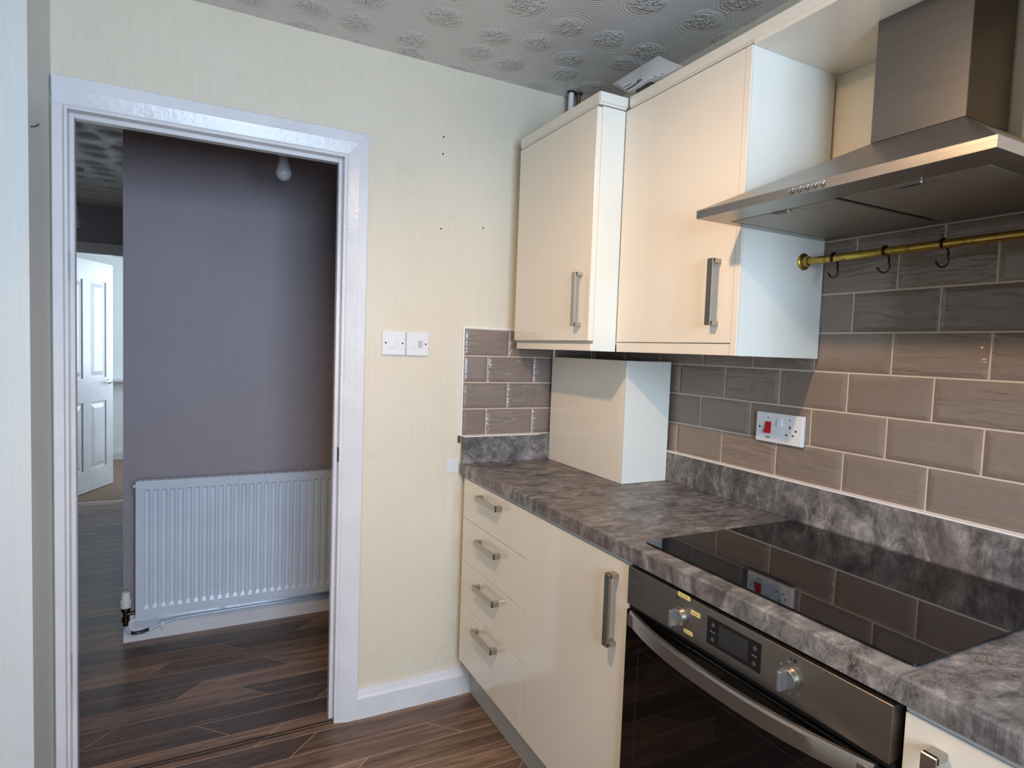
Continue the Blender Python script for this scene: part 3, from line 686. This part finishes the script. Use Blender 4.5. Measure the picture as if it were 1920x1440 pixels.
# ------------------------------------------------------------------ brass rail and hooks
RX, RZ, RR = -0.083, 1.5975, 0.0095
rl = thing('brass_rail', (RX, -1.05, RZ), 'worn brass hanging rail fixed under the cooker hood', 'rail')
obj('tube', lathe(B(), (RX, -1.0555, RZ), (0, -1, 0), [(0, RR), (0.594, RR)], 24), M['brass'], rl, smooth=True)
for y, s in ((-1.0507, -1), (-1.6543, 1)):
    obj('flange', lathe(B(), (RX, y, RZ), (0, s, 0), [(0.0, 0.0215), (0.004, 0.0215), (0.006, 0.0190), (0.008, 0.0135), (0.014, 0.0125), (0.018, 0.0122)], 28), M['brass'], rl, smooth=True)
def s_hook(y, label, tilt):
    pts = []
    c = Vector((RX, y, RZ)); R = RR+0.0027
    for i in range(14): a = math.radians(-62+ (i/13)*250); pts.append(c+Vector((R*math.cos(math.pi-a), 0, R*math.sin(a))))
    pts = [c+Vector((-R*math.cos(math.radians(a)), 0, R*math.sin(math.radians(a)))) for a in range(-50, 196, 18)]
    e = pts[-1]; c2 = Vector((RX+0.008, y+0.004, RZ-0.034))
    low = [c2+Vector((0.0, -0.0120*math.cos(math.radians(a)), 0.0125*math.sin(math.radians(a)))) for a in range(40, -170, -20)]
    pts = pts + [e+Vector((-0.001, -0.002, -0.008)), (e+low[0])/2+Vector((0.0, -0.003, -0.004))] + low + [low[-1]+Vector((0, 0.004, 0.005))]
    R_ = Matrix.Rotation(math.radians(tilt), 4, 'Z')
    pts = pts[:14] + [Vector((c.x, c.y, p.z)) + R_ @ (Vector((p.x, p.y, 0))-Vector((c.x, c.y, 0))) for p in pts[14:]]
    o = obj('s_hook', tube(B(), pts, 0.0025, 8), M['bronze'], origin=c, smooth=True); tag(o, label, 'hook', 'hooks on the brass rail')
s_hook(-1.136, 'dark S hook on the brass rail nearest the white end panel', 0)
s_hook(-1.262, 'middle of the three dark S hooks on the brass rail', 8)
s_hook(-1.383, 'dark S hook on the brass rail farthest from the end panel', -6)

# ------------------------------------------------------------------ electrical plates
XP = -0.0075
sk = thing('cooker_socket', (XP, -0.95, 1.15), 'white cooker switch and socket plate with red rocker on the tiles', 'socket')
obj('plate', bx(XP-0.005, 0.0, -1.0265, -0.8735, 1.108, 1.192, bev=0.0018, seg=2), M['white_plastic'], sk)
xs = XP-0.005
bm = B(); 
a4 = [(-0.905, 1.134), (-0.9255, 1.134), (-0.9255, 1.1665), (-0.908, 1.1665)]
v0 = [bm.verts.new((xs-0.0002, y, z)) for y, z in a4]; v1 = [bm.verts.new((xs-(0.0065 if z < 1.15 else 0.0025), y, z)) for y, z in a4]
for i in range(4): bm.faces.new((v0[i], v0[(i+1) % 4], v1[(i+1) % 4], v1[i]))
bm.faces.new(v0); bm.faces.new(v1); obj('red_rocker', bm, M['red'], sk, label='red rocker switch')
bm = B(); a4 = [(-0.9465, 1.158), (-0.962, 1.158), (-0.962, 1.181), (-0.9465, 1.181)]
v0 = [bm.verts.new((xs-0.0002, y, z)) for y, z in a4]; v1 = [bm.verts.new((xs-(0.0045 if z < 1.17 else 0.0015), y, z)) for y, z in a4]
for i in range(4): bm.faces.new((v0[i], v0[(i+1) % 4], v1[(i+1) % 4], v1[i]))
bm.faces.new(v0); bm.faces.new(v1); obj('rocker', bm, M['white_plastic'], sk)
for nm, y, z, w, h in (('pin_hole', -0.9875, 1.157, 0.0040, 0.0085), ('pin_hole', -0.9770, 1.1355, 0.0062, 0.0040), ('pin_hole', -0.9980, 1.1355, 0.0062, 0.0040),
                    ('printed_mark', -0.9155, 1.1775, 0.0052, 0.0022), ('printed_mark', -0.9865, 1.1775, 0.0052, 0.0022)):
    obj(nm, bx(xs-0.0003, xs+0.0002, y-w/2, y+w/2, z-h/2, z+h/2), M['dark'], sk)
obj('printed_mark', bx(xs-0.0003, xs+0.0002, -0.9235, -0.907, 1.1195, 1.1235), M['mark_grey'], sk)
for y in (-0.8865, -1.0065): obj('screw', lathe(B(), (xs, y, 1.149), (-1, 0, 0), [(0, 0.0032), (0.0004, 0.0032)], 12), M['dark'], sk)
def wall_plate(x0, x1, label):
    w = thing('light_switch' , ((x0+x1)/2, WY, 1.353), label, 'switch', 'wall plates by the doorway'); yp = WY-0.009
    obj('plate', bx(x0, x1, yp, WY-0.0003, 1.311, 1.3955, bev=0.0018, seg=2), M['white_plastic'], w); return w, yp
w, yp = wall_plate(-0.8925, -0.8070, 'white double light switch nearer the doorway frame')
for x0, x1, s in ((-0.8655, -0.8487, 0.0), (-0.8485, -0.8315, 1.0)):
    bm = B(); v0 = [bm.verts.new((x, yp+0.0002, z)) for x, z in ((x0, 1.338), (x1, 1.338), (x1, 1.369), (x0, 1.369))]
    v1 = [bm.verts.new((x, yp-(0.0035 if (z > 1.35) == (s > 0.5) else 0.0008), z)) for x, z in ((x0, 1.338), (x1, 1.338), (x1, 1.369), (x0, 1.369))]
    for i in range(4): bm.faces.new((v0[i], v0[(i+1) % 4], v1[(i+1) % 4], v1[i]))
    bm.faces.new(v0); bm.faces.new(v1); obj('rocker', bm, M['white_plastic'], w)
for x in (-0.8795, -0.8190): obj('screw', lathe(B(), (x, yp, 1.3535), (0, -1, 0), [(0, 0.0032), (0.0004, 0.0032)], 12), M['dark'], w)
w, yp = wall_plate(-0.8045, -0.7205, 'white fused spur plate right of the double light switch')
w.name = 'fused_spur'; ORG[w.name] = ORG.get(w.name, Vector(((-0.8045-0.7205)/2, WY, 1.353)))
obj('fuse_holder', bx(-0.7825, -0.7670, yp-0.002, yp+0.0002, 1.3405, 1.3665, bev=0.0006), M['white_plastic'], w)
obj('rocker', bx(-0.7600, -0.7450, yp-0.003, yp+0.0002, 1.3405, 1.3660, bev=0.0008), M['grey_plastic'], w)
for x in (-0.7320,): obj('screw', lathe(B(), (x, yp, 1.3535), (0, -1, 0), [(0, 0.0032), (0.0004, 0.0032)], 12), M['dark'], w)

# ------------------------------------------------------------------ things on top of the cupboards
o = obj('dark_carton', bx(-0.288, -0.12, -0.655, -0.590, 2.0868, 2.150, bev=0.001), M['card'], origin=(-0.2, -0.62, 2.0868)); tag(o, 'dark grey carton on top of the wall cupboard under the envelope', 'box')
ev = thing('envelope', (-0.25, -0.6, 2.15), 'crumpled white printed envelope lying on top of the wall cupboards', 'envelope')
TL, BL, TR, BR = Vector((-0.22, -0.368, 2.26)), Vector((-0.292, -0.557, 2.152)), Vector((-0.205, -0.587, 2.271)), Vector((-0.285, -0.790, 2.140))
def epos(s, t, off=0.0):
    top = TL.lerp(TR, s); bot = BL.lerp(BR, s); p = top.lerp(bot, t)
    nrm = (TR-TL).cross(BL-TL).normalized()
    if nrm.x > 0: nrm = -nrm
    return p + nrm*(0.004*math.sin(s*9+1)*math.sin(t*5)+off)
def esheet(s0, s1, t0, t1, off, th, nx=16, ny=8):
    bm = B(); g = []
    for lay in (0, 1):
        g.append([[bm.verts.new(epos(s0+(s1-s0)*i/nx, t0+(t1-t0)*j/ny, off-lay*th)) for i in range(nx+1)] for j in range(ny+1)])
    for lay in (0, 1):
        for j in range(ny):
            for i in range(nx): bm.faces.new((g[lay][j][i], g[lay][j][i+1], g[lay][j+1][i+1], g[lay][j+1][i]))
    ed = [(0, i) for i in range(nx+1)]+[(j, nx) for j in range(1, ny+1)]+[(ny, i) for i in range(nx-1, -1, -1)]+[(j, 0) for j in range(ny-1, 0, -1)]
    for (a, b), (c, d) in zip(ed, ed[1:]+ed[:1]): bm.faces.new((g[0][a][b], g[0][c][d], g[1][c][d], g[1][a][b]))
    return bm
obj('sleeve', esheet(0, 1, 0, 1, 0, 0.003), M['paper'], ev, smooth=True)
obj('insert', esheet(0.03, 0.97, 0.22, 1.0, 0.0035, 0.0015), M['paper'], ev, smooth=True)
for s0, s1, t0, t1 in ((0.03, 0.30, 0.80, 0.86), (0.05, 0.20, 0.66, 0.685), (0.30, 0.33, 0.72, 0.86), (0.345, 0.37, 0.70, 0.84), (0.56, 0.585, 0.90, 0.95), (0.68, 0.70, 0.90, 0.94)):
    obj('print', esheet(s0, s1, t0, t1, 0.0042, 0.0004, 4, 2), M['mark'], ev)
for x, m, r, lab in ((-0.183, 'white_plastic', 0.0105, 'pale vertical pipe from the corner wall cupboard to the ceiling'), (-0.150, 'copper', 0.0095, 'dark copper pipe rising beside the pale pipe to the ceiling')):
    p = thing('pipe', (x, -0.05, 2.10), lab, 'pipe', 'pipes above the corner cupboard')
    obj('tube', lathe(B(), (x, -0.05, 2.1005), (0, 0, 1), [(0, r), (H-2.1005-0.0005, r)], 18), M[m], p, smooth=True)
    obj('pipe_hole', lathe(B(), (x, -0.05, H-0.006), (0, 0, 1), [(0, r+0.005), (0.0055, r+0.007)], 18), M['dark'], p)  # dark ring, the unlit hole round the pipe shown by colour

# ------------------------------------------------------------------ radiator in the hall
ra = thing('radiator', (-1.2, 0.9, 0.13), 'white ribbed panel radiator on the mauve hall wall', 'radiator')
rx0, rx1, ry, rz0, rz1 = -1.704, -0.700, 0.872, 0.130, 0.728
nr = 30; pitch = (rx1-rx0-0.05)/nr; xs_ = [rx0, rx0+0.012]; ys_ = [0, 0]
for i in range(nr):
    a = rx0+0.025+i*pitch
    for fr, d in ((0.0, 0), (0.18, 0), (0.32, 1), (0.72, 1), (0.86, 0)): xs_.append(a+fr*pitch); ys_.append(d)
xs_ += [rx1-0.012, rx1]; ys_ += [0, 0]
zz = [(rz0, 0), (rz0+0.030, 0), (rz0+0.038, 0), (rz0+0.055, 1), (rz1-0.046, 1), (rz1-0.038, 0), (rz1-0.012, 0), (rz1, 0)]
bm = B(); grid = [[bm.verts.new((x, ry+0.007*d*e, z)) for x, d in zip(xs_, ys_)] for z, e in zz]
for p, q in zip(grid, grid[1:]):
    for i in range(len(xs_)-1): bm.faces.new((p[i], p[i+1], q[i+1], q[i]))
back = [[bm.verts.new((x, ry+0.012, z)) for x in (rx0, rx1)] for z in (rz0, rz1)]
bm.faces.new([g for g in grid[0]]+[back[0][1], back[0][0]]); bm.faces.new([g for g in grid[-1]]+[back[1][1], back[1][0]])
bm.faces.new([r[0] for r in grid]+[back[1][0], back[0][0]]); bm.faces.new([r[-1] for r in grid]+[back[1][1], back[0][1]]); bm.faces.new((back[0][0], back[0][1], back[1][1], back[1][0]))
obj('front_panel', bm, M['radiator'], ra, label='ribbed white front panel')
obj('side_cover', bx(rx0+0.001, rx0+0.004, ry+0.0125, 0.930, rz0+0.02, rz1-0.004), M['radiator'], ra)
obj('side_cover', bx(rx1-0.004, rx1-0.001, ry+0.0125, 0.930, rz0+0.02, rz1-0.004), M['radiator'], ra)
obj('back_panel', bx(rx0+0.005, rx1-0.005, 0.920, 0.932, rz0+0.01, rz1-0.01), M['radiator'], ra)
tg = B()
for i in range(96):
    x = rx0+0.010+i*(rx1-rx0-0.02)/96; box(tg, x, x+0.0055, ry+0.014, 0.918, rz1-0.010, rz1+0.003)
g = obj('top_grille', tg, M['radiator'], ra); g['kind'] = 'stuff'
for x in (-1.55, -0.85): obj('bracket', bx(x-0.015, x+0.015, 0.933, HY-0.0003, 0.2, 0.6), M['radiator'], ra)
obj('bleed_plug', lathe(B(), (rx0, 0.897, 0.703), (-1, 0, 0), [(0, 0.009), (0.010, 0.009), (0.012, 0.006)], 14), M['white_plastic'], ra, smooth=True)
for x in (-1.615, -1.36): obj('lower_clip', bx(x-0.008, x+0.008, ry+0.002, ry+0.014, rz0-0.010, rz0-0.0003), M['white_plastic'], ra)
VX, VY = -1.742, 0.900
vb = lathe(B(), (VX, VY, 0.095), (0, 0, 1), [(0, 0.010), (0.018, 0.010), (0.019, 0.015), (0.040, 0.015), (0.041, 0.010), (0.064, 0.010), (0.065, 0.017), (0.078, 0.017)], 14)
tube(vb, [(VX, VY, 0.145), (rx0-0.001, VY, 0.147)], 0.008, 10)
obj('valve_body', vb, M['bronze'], ra, smooth=True, label='tarnished valve body')
obj('thermostatic_head', lathe(B(), (VX, VY, 0.174), (0, 0, 1), [(0, 0.017), (0.004, 0.021), (0.034, 0.0225), (0.036, 0.019), (0.068, 0.0165), (0.071, 0.013)], 20), M['white_plastic'], ra, smooth=True, label='white thermostatic valve head')
pp = thing('heating_pipe', (-1.74, 0.93, 0.04), 'bent heating pipe running along the hall skirting under the radiator', 'pipe')
pts = [(VX, VY, 0.0945), (VX+0.002, 0.905, 0.075), (VX+0.012, 0.925, 0.052), (VX+0.030, 0.932, 0.042), (VX+0.06, 0.933, 0.043), (VX+0.10, 0.933, 0.056), (VX+0.14, 0.934, 0.072), (VX+0.20, 0.934, 0.082), (-1.2, 0.934, 0.086), (-0.72, 0.934, 0.086)]
obj('pipe_run', tube(B(), pts, 0.0062, 10), M['radiator'], pp, smooth=True)
obj('pipe_sleeve', tube(B(), [(VX+0.014, 0.926, 0.050), (VX+0.030, 0.932, 0.042), (VX+0.06, 0.933, 0.043), (VX+0.085, 0.933, 0.051)], 0.0072, 10), M['black'], pp, smooth=True)
obj('pipe_clip', bx(VX+0.128, VX+0.146, 0.922, 0.9435, 0.055, 0.084, bev=0.002), M['white_plastic'], pp)

# ------------------------------------------------------------------ pendant bulbs
def pendant(x, y, zbot, label, mats, group, rose=0.034):
    p = thing('pendant_lamp', (x, y, H), label, 'lamp', group)
    obj('ceiling_rose', lathe(B(), (x, y, H-0.0003), (0, 0, -1), [(0, rose), (0.012, rose), (0.022, rose*0.6), (0.026, 0.006)], 24), M['white_plastic'], p, smooth=True)
    ht = zbot+0.107
    obj('cord', lathe(B(), (x, y, ht+0.030), (0, 0, 1), [(0, 0.003), (max(0.004, H-0.025-ht-0.030), 0.003)], 8), M['white_plastic'], p)
    obj('lamp_holder', lathe(B(), (x, y, ht-0.012), (0, 0, 1), [(0, 0.0205), (0.004, 0.022), (0.008, 0.019), (0.032, 0.018), (0.044, 0.009)], 20), M['grey_plastic'], p, smooth=True)
    obj('bulb', lathe(B(), (x, y, zbot), (0, 0, 1), [(0, 0.0), (0.0015, 0.009), (0.006, 0.0175), (0.014, 0.0250), (0.026, 0.0298), (0.038, 0.0288), (0.055, 0.0230), (0.072, 0.0185), (0.094, 0.0165)], 28), mats, p, smooth=True)
    return p
pendant(-1.18, 0.415, 1.963, 'unlit white bulb hanging in the hall above the radiator', M['opal'], 'hall pendant bulbs')
pendant(-2.153, 2.50, 2.000, 'unlit bulb further down the hall half hidden by the doorway frame', M['opal'], 'hall pendant bulbs', 0.045)
kl = thing('ceiling_light', (LAMP.x, LAMP.y, H), 'lit warm kitchen ceiling light, above the picture edge', 'lamp')
obj('base', lathe(B(), (LAMP.x, LAMP.y, H-0.0003), (0, 0, -1), [(0, 0.05), (0.014, 0.05), (0.024, 0.012), (0.10, 0.012)], 24), M['white_plastic'], kl, smooth=True)
obj('shade', lathe(B(), LAMP-LAMP_AIM*0.084, LAMP_AIM, [(0, 0.022), (0.020, 0.040), (0.050, 0.048), (0.066, 0.050), (0.066, 0.047), (0.050, 0.045), (0.021, 0.037), (0.002, 0.019)], 28), M['chrome'], kl, smooth=True)
obj('bulb', lathe(B(), LAMP-LAMP_AIM*0.022, -LAMP_AIM, [(0, 0.0), (0.002, 0.014), (0.010, 0.025), (0.025, 0.027), (0.045, 0.018)], 20), M['lit'], kl, smooth=True)
pl = bpy.data.lights.new('kitchen_bulb_light', 'SPOT'); pl.spot_size = math.radians(140); pl.spot_blend = 0.9; pl.energy = LAMP_POWER; pl.color = LAMP_COLOR; pl.shadow_soft_size = 0.03
plo = bpy.data.objects.new('kitchen_bulb_light', pl); COL.objects.link(plo); plo.location = LAMP; plo.rotation_euler = LAMP_AIM.to_track_quat('-Z', 'Y').to_euler()
